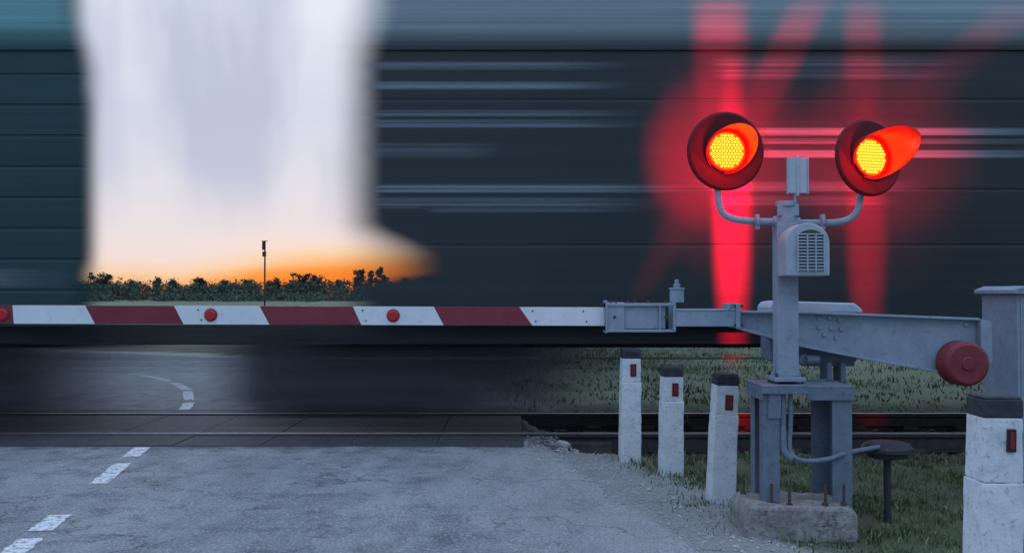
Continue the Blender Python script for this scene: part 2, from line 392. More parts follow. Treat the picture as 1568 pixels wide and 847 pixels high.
for px,H,R in((148,6.4,2.2),(160,6.8,2.4),(172,6.2,1.8),(205,4.9,1.2),(238,5.5,.9),(262,5.0,1.2),(300,5.4,1.3),(312,5.9,1.1),(345,4.9,1.),(418,5.6,1.3),(455,6.8,1.5),(468,6.4,1.4),(488,6.4,1.3),(520,5.2,1.),(545,7.1,1.2),(553,7.6,1.1),(566,7.2,1.),(578,7.7,1.2),(588,7.4,1.1),(380,5.2,1.4),(620,5.3,1.4),(645,5.6,1.2)):
    for q in range(2): tr.append(((px-784)/1524*222+random.uniform(-.5,.5),222+random.uniform(-2,2),H*random.uniform(.9,1),R,60))
treeline('distant_treeline',tr,.18,.45)
tr=[]
for i in range(150):
    tr.append((random.uniform(-120,60),random.uniform(165,190),random.uniform(.8,1.6),random.uniform(1.4,2.4),26))
treeline('shrub_thicket',tr)

sp=empty('signal_mast'); mb=MB(); X=-14.9; Y=60
mb.cyl((X,Y,-.1),(X,Y,4.5),.055,.045,12); mb.box(X-.15,X-.03,Y-.1,Y+.1,3.95,4.45); mb.box(X-.13,X+.06,Y-.1,Y+.1,3.55,3.85); mb.box(X-.2,X+.16,Y-.03,Y+.03,4.46,4.5)
mb.box(X-.2,X+.2,Y-.2,Y+.2,-.1,.25)
mb.obj('mast_and_heads',M_dark,parent=sp)

# ------------------------------------------------------------------ passing train (long exposure: soft along x)
def wagon_mat(name,c_lo,c_hi,roofc,w0,w1,zb,alpha):
    m,nt,b,out=new_mat(name)
    tc=nt.nodes.new('ShaderNodeTexCoord'); sx=nt.nodes.new('ShaderNodeSeparateXYZ'); nt.links.new(tc.outputs['Object'],sx.inputs[0])
    s1=noise_(nt,1,4,.6,vscale=(.10,.3,4.)); s2=noise_(nt,1,3,.6,vscale=(.05,.3,22.)); s3=noise_(nt,1,3,.5,vscale=(.5,.2,.35))
    c=mixc(nt,maprange(nt,s1,.35,.65),c_lo,c_hi)
    c=mixc(nt,maprange(nt,s2,.45,.75,0,.3),c,tuple(x*1.9+.008 for x in c_hi))
    c=mixc(nt,maprange(nt,s3,.42,.62,0,.35),c,tuple(x*1.35+.006 for x in c_hi))
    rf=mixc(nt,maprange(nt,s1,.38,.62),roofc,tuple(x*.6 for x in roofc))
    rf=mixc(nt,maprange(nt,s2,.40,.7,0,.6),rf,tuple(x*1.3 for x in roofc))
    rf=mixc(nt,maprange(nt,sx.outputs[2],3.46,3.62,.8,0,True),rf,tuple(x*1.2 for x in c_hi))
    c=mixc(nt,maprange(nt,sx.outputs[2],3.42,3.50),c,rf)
    nt.links.new(c,b.inputs['Base Color']); b.inputs['Roughness'].default_value=.6
    if alpha:
        at=N(nt,'ShaderNodeAttribute',attribute_name='fade')
        low=maprange(nt,sx.outputs[2],zb[0],zb[1],1,0,True); low=math_(nt,'MULTIPLY',low,maprange(nt,sx.outputs[2],zb[2],zb[3],0,1,True))
        w=maprange(nt,low,0,1,w0,w1)
        hi=maprange(nt,sx.outputs[2],3.3,3.7,1,1.25); w=math_(nt,'MULTIPLY',w,hi)
        nt.links.new(maprange(nt,at.outputs['Fac'],0.,w,0,1,True),b.inputs['Alpha'])
    return m
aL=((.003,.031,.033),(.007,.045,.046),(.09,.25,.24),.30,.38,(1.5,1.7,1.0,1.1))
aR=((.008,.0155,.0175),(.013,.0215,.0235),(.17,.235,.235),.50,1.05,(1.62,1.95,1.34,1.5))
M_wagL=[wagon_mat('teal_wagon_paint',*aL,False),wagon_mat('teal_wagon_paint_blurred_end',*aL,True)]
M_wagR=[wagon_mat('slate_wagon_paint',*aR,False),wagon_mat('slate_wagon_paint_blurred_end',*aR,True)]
def faded(name,mats,parent,prof,x0,x1f,L=1.4):
    n=len(prof); V=[];F=[];A=[];MI=[]
    for y,z in prof:
        xe=x1f(y,z); xm=xe-L if xe>x0 else xe+L
        V+=[(x0,y,z),(xm,y,z),(xe,y,z)]; A+=[abs(xe-x0),L,0]
    for i in range(n-1):
        j=i+1; F+=[(3*i,3*j,3*j+1,3*i+1),(3*i+1,3*j+1,3*j+2,3*i+2)]; MI+=[0,1]
    me=bpy.data.meshes.new(name); me.from_pydata(V,[],F)
    for m_ in mats: me.materials.append(m_)
    me.polygons.foreach_set('material_index',MI)
    a=me.attributes.new('fade','FLOAT','POINT'); a.data.foreach_set('value',A)
    o=bpy.data.objects.new(name,me); COL.objects.link(o); o.parent=parent; return o
def wag_prof(seams,gd):
    p=[(8.62,1.02)]
    p.append((8.60,1.06))
    for s in seams: p+=[(8.60,s-.022),(8.60+gd,s-.008),(8.60+gd,s+.008),(8.60,s+.014)]
    p+=[(8.60,3.40),(8.58,3.41),(8.58,3.455),(8.61,3.47)]
    for i in range(1,15):
        t=i/14*math.pi/2; p.append((9.96-1.35*math.cos(t)**.85,3.47+.86*math.sin(t)))
    back=[(19.92-y,z) for y,z in p[::-1] if (z>3.46 or z<1.1)]
    return p+back[1:]
tl=empty('boxcar'); 
endL=lambda y,z: -3.49-.42*(y-8.6)-(max(0,min(z,3.7)-3.3))*.35
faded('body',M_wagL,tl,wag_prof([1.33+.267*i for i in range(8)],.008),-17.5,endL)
trn=empty('boxcar')
endR=lambda y,z: -1.60+.14*(y-8.6)
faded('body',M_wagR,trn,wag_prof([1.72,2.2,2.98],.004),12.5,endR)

m,nt,b,out=new_mat('wagon_lettering')
uv=nt.nodes.new('ShaderNodeUVMap'); sx=nt.nodes.new('ShaderNodeSeparateXYZ'); nt.links.new(uv.outputs[0],sx.inputs[0])
st=N(nt,'ShaderNodeAttribute',attribute_name='strength')
b.inputs['Base Color'].default_value=(.22,.25,.28,1); b.inputs['Roughness'].default_value=.6
u=sx.outputs[0]; v=sx.outputs[1]
eu=math_(nt,'MULTIPLY',maprange(nt,u,0,.10,0,1,True),maprange(nt,u,.62,1,1,0,True))
ev=math_(nt,'MULTIPLY',maprange(nt,v,0,.3,0,1,True),maprange(nt,v,.7,1,1,0,True))
ns=noise_(nt,1,4,.6,vscale=(.12,.2,38)); 
al=math_(nt,'MULTIPLY',math_(nt,'MULTIPLY',eu,ev),math_(nt,'MULTIPLY',st.outputs['Fac'],maprange(nt,ns,.36,.58,.3,1)))
nt.links.new(al,b.inputs['Alpha'])
strips=[(545,1000,92,109,.6),(545,985,122,139,.85),(545,1020,167,180,.6),(545,1020,181,198,.65),(545,790,215,246,.35),(545,1090,280,298,.9),(545,1040,300,322,.6),(1080,1520,80,126,.42),
 (1130,1700,194,210,.9),(1130,1700,211,222,.65),(1130,1700,228,244,.85),(1050,1440,276,296,.42),(640,1010,316,327,.35),(1080,1400,298,318,.26)]
V=[];F=[];A=[];UV=[]
for x0,x1,y0,y1,s in strips:
    X0,X1=(x0-784)/177.2,(x1-784)/177.2; Z0,Z1=1.3+(450-y1)/177.2,1.3+(450-y0)/177.2
    o=len(V); V+=[(X0,8.593,Z0),(X1,8.593,Z0),(X1,8.593,Z1),(X0,8.593,Z1)]; F.append((o,o+1,o+2,o+3)); A+=[s]*4; UV+=[(0,0),(1,0),(1,1),(0,1)]
def lettering(name,parent,V,F,A,UV):
    me=bpy.data.meshes.new(name); me.from_pydata(V,[],F); l=me.uv_layers.new(name='UVMap')
    for i,q in enumerate(UV): l.data[i].uv=q
    a=me.attributes.new('strength','FLOAT','POINT'); a.data.foreach_set('value',A); me.materials.append(m)
    o=bpy.data.objects.new(name,me); COL.objects.link(o); o.parent=parent
lettering('lettering',trn,V,F,A,UV)
V=[(-7,8.593,1.33),(-3.65,8.593,1.33),(-3.65,8.593,1.54),(-7,8.593,1.54)]
lettering('lettering',tl,V,[(0,1,2,3)],[.75]*4,[(.0,0),(1,0),(1,1),(.0,1)])

# running gear
def gear_mat(name,alpha):
    m,nt,b,out=new_mat(name)
    s1=noise_(nt,1,5,.6,vscale=(.15,.5,9))
    c=mixc(nt,maprange(nt,s1,.35,.7),(.008,.011,.014),(.030,.036,.042)); nt.links.new(c,b.inputs['Base Color']); b.inputs['Roughness'].default_value=.8
    if alpha:
        at=N(nt,'ShaderNodeAttribute',attribute_name='fade'); nt.links.new(at.outputs['Fac'],b.inputs['Alpha'])
    return m
M_gear=gear_mat('running_gear_blurred',True); M_gear_s=gear_mat('running_gear',False)
def smear(name,parent,boxes,stops,bottom=False):
    V=[];F=[];A=[];MI=[]
    for y0,y1,z0,z1,ka in boxes:
        o=len(V)
        for x,a_ in stops:
            V+=[(x,y0,z0),(x,y1,z0),(x,y1,z1),(x,y0,z1)]; A+=[a_*ka]*4
        for i in range(len(stops)-1):
            solid=stops[i][1]*ka>=1 and stops[i+1][1]*ka>=1
            for q in ((0,1,2,3) if solid else ((3,0) if bottom else (3,))):
                r=(q+1)%4; F.append((o+4*i+q,o+4*i+r,o+4*i+4+r,o+4*i+4+q)); MI.append(1 if solid else 0)
    me=bpy.data.meshes.new(name); me.from_pydata(V,[],F); me.materials.append(M_gear); me.materials.append(M_gear_s)
    me.polygons.foreach_set('material_index',MI)
    a=me.attributes.new('fade','FLOAT','POINT'); a.data.foreach_set('value',A)
    o=bpy.data.objects.new(name,me); COL.objects.link(o); o.parent=parent
def soft(y,z0,z1,k,f=.07): return [(y,y+.01,z0+f,z1,k),(y,y+.01,z0+f*.5,z0+f,k*.66),(y,y+.01,z0,z0+f*.5,k*.33)]
under=[(8.78,8.95,.86,1.05,1),(9.3,10.6,.80,1.06,1)]
smear('underframe',trn,under,[(-2.0,0),(-1.5,.75),(-1.2,1),(12.5,1)],True)
smear('underframe',tl,under,[(-17.5,1),(-4.6,1),(-4.2,.8),(-3.5,.2),(-3.2,0)],True)
smear('coupler',trn,[(9.75,10.15,.80,1.00,1)],[(-5.2,.0),(-4.6,.95),(-1.4,.95),(-.9,0)])
smear('brake_hose',trn,soft(9.6,.54,.80,.6,.12),[(-5.0,0),(-4.2,.8),(-3.2,.6),(-2.4,.85),(-1.2,.9),(-.9,0)])
gearb=soft(8.92,.24,.88,1,.1)+soft(9.18,.0,.93,.95,.16)+[(10.64,10.76,.03,.93,.6)]
smear('bogie',trn,gearb,[(-2.8,0),(-2.55,.3),(-2.25,.82),(-1.8,.95),(-.95,.95),(-.5,.82),(.1,.6),(.5,.3),(1.0,0)])
smear('bogie_far_end',trn,gearb,[(6.4,0),(7,.6),(7.6,.9),(9.6,.9),(10.2,.4),(10.8,0)])
smear('bogie',tl,gearb,[(-8.2,0),(-7.4,.8),(-6.8,.96),(-4.75,.95),(-4.4,.7),(-4.05,.25),(-3.7,0)])
smear('brake_rod',trn,[(8.76,8.78,.725,.745,1)],[(-2.2,0),(-1.5,.8),(2.2,.8),(3,.8),(12,.8)])
smear('lower_gear',trn,soft(9.0,.42,.84,.85,.2),[(-1.2,0),(-.4,.8),(.4,.8),(1.2,.55),(2.4,.1),(3.2,.0)])
mb=MB()
for xc in(-9.2,-7.3): 
    for yc in(9.2,10.72): mb.cyl((xc,yc-.0,.49),(xc,yc+.11,.49),.47,seg=36); mb.cyl((xc,yc-.06,.49),(xc,yc,.49),.2,seg=24)
mb.obj('wheels',M_steel,parent=tl)
mb=MB()
for xc in(7.6,9.4): 
    for yc in(9.3,10.72): mb.cyl((xc,yc-.0,.49),(xc,yc+.11,.49),.47,seg=36); mb.cyl((xc,yc-.06,.49),(xc,yc,.49),.2,seg=24)
mb.obj('wheels',M_steel,parent=trn)

# ------------------------------------------------------------------ barrier
bar=empty('crossing_barrier')
BY0,BY1=5.87,5.93
top=[-4.42,-3.94,-3.44,-2.945,-2.516,-1.992,-1.488,-.938,-.461,.043,.56]
bot=[-4.36,-3.88,-3.38,-2.935,-2.458,-1.935,-1.430,-.888,-.403,.120,.56]
mb=MB()
def bz(x): return 1.180-.0035*(x+3.04)
for i in range(len(top)-1):
    z1=bz(top[i])+.053; z2=bz(top[i+1])+.053
    mb.prism([(bot[i],z1-.108),(bot[i+1],z2-.108),(top[i+1],z2),(top[i],z1)],BY0,BY1,(0 if i%2 else 1))
mb.obj('striped_beam',[M_white,M_red],parent=bar)
mb=MB()
for x in(-4.1,-3.0,-1.775,-.70):
    z=bz(x); mb.cyl((x,BY0+.001,z),(x,BY0-.012,z),.040,.036,28,1); mb.cyl((x,BY0-.012,z),(x,BY0-.018,z),.031,.026,28,0)
mb.obj('reflectors',[M_redrefl,M_red],parent=bar,bevel=.002)
mb=MB()
for x in (-2.3,-1.85,-1.28,-.88,-.35,.12,.42): mb.cyl((x,BY0+.001,bz(x)+.03),(x,BY0-.004,bz(x)+.03),.005,seg=8); mb.cyl((x+.02,BY0+.001,bz(x)-.03),(x+.02,BY0-.004,bz(x)-.03),.005,seg=8)
mb.obj('beam_rivets',M_rust,parent=bar)
mb=MB()
mb.box(.547,.66,5.83,5.97,1.082,1.25); mb.box(.66,.90,5.845,5.96,1.095,1.228)
mb.box(.547,.953,5.82,5.85,1.228,1.246); mb.box(.547,.953,5.82,5.85,1.076,1.092)
mb.box(.547,.558,5.815,5.98,1.07,1.262)
mb.box(.86,.872,5.82,5.98,1.09,1.235); mb.box(.94,.955,5.80,5.98,1.08,1.25)
mb.box(.955,1.30,5.80,5.93,1.11,1.205); mb.box(.955,1.30,5.795,5.94,1.200,1.212)
mb.box(1.30,1.325,5.77,5.97,1.10,1.245); mb.box(1.255,1.27,5.79,5.95,1.205,1.245)
mb.obj('beam_clamp',M_gray,parent=bar,bevel=.004)
mb=MB()
for x in(.58,.61,.68,.72,.80,.90): mb.cyl((x,5.835,1.246),(x,5.835,1.262),.008,seg=6)
for x in(.6,.9): mb.cyl((x,5.82,1.165),(x,5.835,1.165),.009,seg=6)
for x in(1.312,): 
    for z in(1.118,1.23): mb.cyl((x-.02,5.79,z),(x+.03,5.79,z),.009,seg=6)
mb.obj('clamp_bolts',M_rust,parent=bar)
mb=MB()
mb.cyl((.973,5.88,1.25),(.973,5.88,1.325),.042,seg=24); mb.cyl((.973,5.88,1.325),(.973,5.88,1.335),.047,seg=24); mb.cyl((.973,5.88,1.335),(.973,5.88,1.36),.02,seg=16); mb.cyl((.973,5.88,1.36),(.973,5.88,1.385),.012,seg=12)
mb.obj('beam_lamp_socket',M_gray,parent=bar,bevel=.003)
AY=5.84
poly=[(1.325,1.195),(1.75,1.19),(2.72,1.152),(2.72,.905),(2.62,.855),(2.475,.850),(2.05,.925),(1.70,.995),(1.325,1.10)]
mb=MB(); mb.prism(poly,AY,AY+.035)
def rim(p,q,w=.014,d=.05):
    p=Vector((p[0],0,p[1]));q=Vector((q[0],0,q[1])); t=(q-p).normalized(); n=Vector((t.z,0,-t.x))*w/2
    L=[(p-n),(q-n),(q+n),(p+n)]; mb.prism([(a.x,a.z) for a in L],AY-d,AY+.05)
for i in(0,1,5,6,7): rim(poly[i],poly[i+1])
mb.prism([(2.72,1.155),(2.785,1.135),(2.785,.90),(2.72,.86)],AY-.06,AY+.25)
mb.obj('counter_arm',M_gray,parent=bar,bevel=.003)
mb=MB()
for x,z in((1.80,1.155),(1.86,1.16),(1.92,1.145),(1.80,1.105),(1.87,1.10),(1.93,1.095),(1.83,1.06),(1.90,1.045),(1.45,1.15),(2.66,1.12)):
    mb.cyl((x,AY-.001,z),(x,AY-.012,z),.014,seg=6)
mb.obj('arm_bolts',M_gray,parent=bar,bevel=.002)
mb=MB(); M4=Matrix.Translation((2.60,AY-.05,.900))
mb.lathe([(0,-.120),(.035,-.120),(.04,-.11),(.108,-.11),(.122,-.10),(.128,-.09),(.128,-.04),(.120,-.035),(.120,-.028),(.128,-.022),(.128,.03),(.12,.04),(0,.04)],M4,56)
mb.obj('counterweight',M_dred,parent=bar,smooth=False,bevel=.002)
mb=MB()
mb.prism([(1.53,1.185),(2.09,1.185),(2.09,1.205),(2.04,1.245),(1.60,1.258),(1.55,1.25),(1.53,1.22)],5.93,6.22)
mb.obj('drive_cover',M_light,parent=bar,bevel=.012)
mb=MB()
mb.box(1.545,2.06,5.95,6.2,.90,1.18); mb.box(1.535,1.60,5.93,5.95,.91,1.17); mb.box(1.72,2.04,5.93,5.95,.87,.99)
mb.cyl((1.72,5.93,.915),(1.72,5.84,.915),.035,seg=20); mb.cyl((1.72,5.84,.915),(1.80,5.84,.915),.03,seg=20)
mb.box(1.85,1.88,5.85,6.0,.78,.90); mb.box(1.93,1.96,5.85,6.0,.78,.90)
mb.cyl((1.56,5.95,1.06),(1.56,5.9,1.06),.05,seg=24)
mb.obj('drive_housing',M_gray_d,parent=bar,bevel=.008)

# ------------------------------------------------------------------ signal
sig=empty('crossing_signal')
mb=MB()
def angle_leg(x,y,sx,sy,z0,z1,w=.065,t=.007):
    mb.box(min(x,x+sx*w),max(x,x+sx*w),min(y,y+sy*t),max(y,y+sy*t),z0,z1)
    mb.box(min(x,x+sx*t),max(x,x+sx*t),min(y+sy*t,y+sy*w),max(y+sy*t,y+sy*w),z0,z1)
angle_leg(1.375,5.46,1,1,.16,.80,.09); angle_leg(1.875,5.50,-1,1,.10,.80,.11)
angle_leg(1.385,5.80,1,-1,.10,.80,.09); angle_leg(1.865,5.86,-1,-1,.0,.80,.11)
mb.box(1.36,1.615,5.43,5.80,.790,.802); mb.box(1.36,1.615,5.43,5.437,.755,.79)
mb.box(1.62,1.885,5.48,5.88,.780,.793); mb.box(1.62,1.885,5.48,5.49,.715,.78); mb.box(1.875,1.885,5.49,5.88,.715,.78)
mb.box(1.36,1.37,5.437,5.80,.72,.79)
mb.box(1.40,1.47,5.447,5.455,.62,.755)
mb.obj('stand_frame',M_gray_d,parent=sig,bevel=.003)
mb=MB()
mb.box(1.478,1.595,5.54,5.65,.84,1.70)
for x in(1.478,1.595):
    s=-1 if x<1.5 else 1
    mb.prism([(x,.84),(x+s*.03,.84),(x,.90)],5.59,5.598)
mb.box(1.45,1.622,5.50,5.69,.815,.84)
mb.obj('mast',M_gray,parent=sig,bevel=.012)
mb=MB()
for x in(1.465,1.607):
    for y in(5.515,5.675): mb.cyl((x,y,.80),(x,y,.862),.008,seg=6)
mb.obj('mast_bolts',M_rust,parent=sig)
mb=MB()
cx=1.545; 
mb.cyl((cx,5.6,1.70),(cx,5.6,1.74),.055,seg=24); mb.cyl((cx,5.6,1.74),(cx,5.6,1.79),.04,seg=24); mb.cyl((cx,5.6,1.79),(cx,5.6,1.82),.06,seg=24); 
mb.box(cx-.06,cx+.06,5.555,5.575,1.735,1.80)
mb.cyl((cx+.05,5.6,1.79),(cx+.05,5.6,1.90),.008,seg=10)
mb.cyl((cx-.075,5.6,1.708),(cx-.045,5.6,1.708),.03,seg=18); mb.cyl((cx+.045,5.6,1.70),(cx+.075,5.6,1.70),.03,seg=18)
for x in(1.375,1.742):
    mb.cyl((x-.008,5.58,1.705),(x+.008,5.58,1.705),.036,seg=18); mb.box(x-.011,x+.011,5.56,5.60,1.66,1.745)
mb.obj('mast_head',M_gray,parent=sig,bevel=.004)
mb=MB()
mb.box(1.552,1.660,5.585,5.592,1.866,2.065); mb.box(1.598,1.612,5.578,5.6,1.85,2.072); mb.box(1.546,1.552,5.575,5.6,1.86,2.07); mb.box(1.66,1.666,5.575,5.6,1.86,2.07)
mb.obj('marker_plate',M_light,parent=sig,bevel=.002)
mb=MB(); x0,x1=1.478,1.712; zt=1.575; r=(x1-x0)/2
arc=[(x1-r+r*math.cos(t),zt+r*.92*math.sin(t)) for t in [math.pi*i/20 for i in range(21)]]
mb.prism([(x0,1.398)]+[(x1,1.398)]+arc,5.36,5.535)
mb.obj('bell_housing',M_bell,parent=sig,bevel=.006)
gx0,gx1=1.540,1.676
mb=MB(); mb.prism([(gx0,1.425),(gx1,1.425)]+[((gx0+gx1)/2+.068*math.cos(t),1.605+.04*math.sin(t)) for t in [math.pi*i/10 for i in range(11)]],5.356,5.3605); mb.obj('grille_recess',M_grille,parent=sig)
mb=MB()
for i in range(12):
    z=1.428+i*.0172; mb.box(gx0-.002,gx1+.002,5.345,5.356,z,z+.0075)
for x in(gx0-.006,(2*gx0+gx1)/3,(gx0+2*gx1)/3,gx1-.001): mb.box(x,x+.006,5.343,5.357,1.42,1.625)
mb.obj('grille_bars',M_bell,parent=sig)
M_arm=M_gray
tube('lamp_arm_a',[(1.50,5.6,1.706),(1.36,5.59,1.706),(1.27,5.585,1.712),(1.19,5.58,1.735),(1.158,5.58,1.80),(1.152,5.58,1.90)],.0195,M_arm,sig)
tube('lamp_arm_b',[(1.59,5.6,1.70),(1.74,5.6,1.698),(1.83,5.6,1.70),(1.91,5.6,1.72),(1.958,5.6,1.78),(1.965,5.6,1.88)],.0195,M_arm,sig)
m,nt,b,out=new_mat('target_disc')
b.inputs['Base Color'].default_value=(.10,.006,.012,1); b.inputs['Roughness'].default_value=.6
b.inputs['Specular IOR Level'].default_value=.25
tc=nt.nodes.new('ShaderNodeTexCoord'); M_disc=m
wv=nt.nodes.new('ShaderNodeTexWave'); wv.wave_type='RINGS'; wv.rings_direction='Y'; wv.inputs['Scale'].default_value=38; nt.links.new(tc.outputs['Object'],wv.inputs['Vector'])
bump(nt,b,wv.outputs[1],.3,.003)
m,nt,b,out=new_mat('visor_red'); b.inputs['Base Color'].default_value=(.45,.012,.012,1); b.inputs['Roughness'].default_value=.35; M_visor=m
def head(name,c,yaw,pitch,R,vl,roll,ymod=1):
    e=empty(name); e.parent=sig; e.location=c; e.rotation_euler=(pitch,0,yaw)
    I=Matrix.Identity(4)
    mb=MB(); mb.lathe([(0,.0),(.12,.0),(.122,-.004),(R-.012,-.004),(R,.006),(R,.02),(.13,.02),(.12,.05),(.11,.13),(.06,.16),(0,.165)],I,64)
    o=mb.obj('target_disc',M_disc,parent=e,smooth=False)
    mb=MB(); mb.lathe([(0,-.012),(.098,-.010),(.104,-.0045)],I,48); mb.obj('lens',M_lens,parent=e)
    mb=MB(); mb.lathe([(.104,-.004),(.104,-.018),(.116,-.018),(.116,-.004)],I,48); mb.obj('bezel',M_visor,parent=e)
    mb=MB()
    s=.0195
    for i in range(-7,8):
        for j in range(-7,8):
            x=(i+.5*(j%2))*s; z=j*s*.866
            if math.hypot(x,z)<.097:
                mb.lathe([(0,-.021),(.005,-.019),(.0082,-.012)],Matrix.Translation((x,0,z)),10)
    mb.obj('led_array',M_led,parent=e)
    V=[];F=[]; n=56; a0,a1=math.radians(-70),math.radians(250)
    R2=Matrix.Rotation(roll,3,'Y')
    for i in range(n+1):
        t=a0+(a1-a0)*i/n; k=max(0,min(1,(math.sin(t)+.94)/1.94)); L=.012+vl*(k**1.5)
        for rr in(.119,.123):
            V+=[R2@Vector((rr*math.cos(t),-.005,rr*math.sin(t))),R2@Vector(((rr+.004)*math.cos(t),-.005-L,(rr+.004)*math.sin(t)))]
    for i in range(n):
        o4=4*i; p=4*i+4
        F+=[(o4,p,p+1,o4+1),(o4+2,o4+3,p+3,p+2),(o4+1,p+1,p+3,o4+3)]
    mb=MB(); mb.add(V,F); mb.obj('visor',M_visor,parent=e,smooth=False)
    l=bpy.data.lights.new('lamp_light','POINT'); l.color=(1,.02,.01); l.energy=2.6; l.shadow_soft_size=0
    lo=bpy.data.objects.new('lamp_light',l); COL.objects.link(lo); lo.parent=e; lo.location=(0,-.10,.0)
    l=bpy.data.lights.new('disc_fill_spot','SPOT'); l.color=(1,.0,.03); l.energy=13; l.spot_size=math.radians(66); l.spot_blend=.7; l.shadow_soft_size=.05  # added spot hanging in front of the head, gives the disc its red glow
    lo=bpy.data.objects.new('disc_fill_spot',l); COL.objects.link(lo); lo.parent=e; lo.location=(-.03,-.42,-.03); lo.rotation_euler=(math.radians(90+4),0,math.radians(-4))
    return e
head('lamp_head_a',(1.195,5.54,2.095),math.radians(7),math.radians(1),.22,.20,math.radians(28))
head('lamp_head_b',(1.995,5.54,2.06),math.radians(19),math.radians(-4),.217,.27,math.radians(48))
# added red spots behind the heads, imitating red streaks on the passing wagons
def spot(loc,target,ang,sx,sy,energy,blend=1.):
    l=bpy.data.lights.new('red_streak_spot','SPOT'); l.color=(1,.0,.022); l.energy=energy; l.spot_size=math.radians(ang); l.spot_blend=blend; l.shadow_soft_size=.03
    o=bpy.data.objects.new('red_streak_spot',l); COL.objects.link(o); o.parent=sig
    o.location=loc; d=Vector(target)-Vector(loc); o.rotation_euler=d.to_track_quat('-Z','Y').to_euler(); o.scale=(sx,sy,1); return o
def wp(px,py): return ((px-784)/177.2,8.6,1.3+(450-py)/177.2)
for (cx_,cz_),tg in (((1.19,2.10),[((1121,330),52,.14,1.,9500),((1103,90),62,.15,1,1700),((1112,235),31,1.,1.,1700),((1112,250),44,.7,1.,420)]),
                 ((1.985,2.07),[((1327,340),46,.16,1.,2400),((1323,120),46,.15,1,800),((1340,240),31,1,1.,1300),((1340,250),44,.7,1.,330)])):
    for t,ang,sx_,sy_,en in tg: spot((cx_,5.76,cz_),wp(*t),ang,sx_,sy_,en)
for (a_,t,rz,en) in (((1.19,2.10),(1190,110),-27,1100),((1.985,2.07),(1420,140),-50,480),((1.19,2.10),(1060,310),-30,150)):
    o=spot((a_[0],5.76,a_[1]),wp(*t),46,.15,1,en); o.rotation_euler.rotate_axis('Z',math.radians(rz))

# foundation, conduits and small things
mb=MB()
mb.prism([(1.25,-.1),(1.87,-.1),(1.86,.13),(1.80,.155),(1.30,.16),(1.255,.12)],5.36,5.80)
fo=mb.obj('concrete_foundation',M_conc,parent=sig)
md=fo.modifiers.new('b','BEVEL'); md.width=.02; md.segments=2
md=fo.modifiers.new('s','SUBSURF'); md.subdivision_type='SIMPLE'; md.levels=4; md.render_levels=4
tx=bpy.data.textures.new('chip','CLOUDS'); tx.noise_scale=.12; md=fo.modifiers.new('d','DISPLACE'); md.texture=tx; md.strength=.035; md.mid_level=.5
mb=MB()
for x,y in((1.41,5.43),(1.50,5.40),(1.70,5.42),(1.80,5.42),(1.32,5.7)): mb.cyl((x,y,.13),(x,y,.27),.0085,seg=8); mb.cyl((x,y,.155),(x,y,.17),.017,seg=6)
mb.obj('anchor_bolts',M_rust,parent=sig)
tube('conduit',[(1.535,5.50,.79),(1.535,5.49,.60),(1.515,5.47,.45),(1.545,5.45,.40),(1.62,5.45,.385),(1.74,5.45,.40),(1.82,5.5,.42),(1.95,5.6,.425),(2.12,5.75,.42)],.014,M_gray_d,sig)
tube('conduit_b',[(1.49,5.50,.79),(1.488,5.49,.62),(1.485,5.47,.48),(1.49,5.46,.43),(1.53,5.45,.40)],.020,M_gray_d,sig)
cp=empty('cable_terminal_post'); mb=MB(); M4=Matrix.Translation((2.19,5.83,0))@Matrix.Rotation(math.radians(90),4,'X')
mb.lathe([(0,.437),(.10,.437),(.125,.43),(.145,.405),(.145,.385),(.12,.378),(.11,.35),(.05,.345),(.028,.34),(.022,.33),(.022,-.05)],M4,32)
mb.obj('mushroom_cap',M_black,parent=cp,smooth=False)

cab=empty('relay_cabinet'); mb=MB(); O=.17
mb.box(3.0+O,3.75+O,6.25,6.72,.22,1.30); mb.box(2.965+O,3.785+O,6.21,6.76,1.30,1.325); mb.prism([(2.965+O,1.325),(3.785+O,1.325),(3.72+O,1.35),(3.03+O,1.35)],6.21,6.76)
mb.box(3.19+O,3.70+O,6.235,6.25,.28,1.26); mb.box(3.05+O,3.11+O,6.3,6.6,-.1,.22); mb.box(3.62+O,3.68+O,6.3,6.6,-.1,.22)
mb.box(3.02+O,3.03+O,6.242,6.25,.25,1.28); mb.box(3.165+O,3.172+O,6.242,6.25,.25,1.28)
mb.cyl((3.25+O,6.235,.8),(3.25+O,6.20,.8),.012,seg=10); mb.box(3.24+O,3.26+O,6.195,6.205,.72,.80)
mb.obj('cabinet_body',M_gray,parent=cab,bevel=.006)

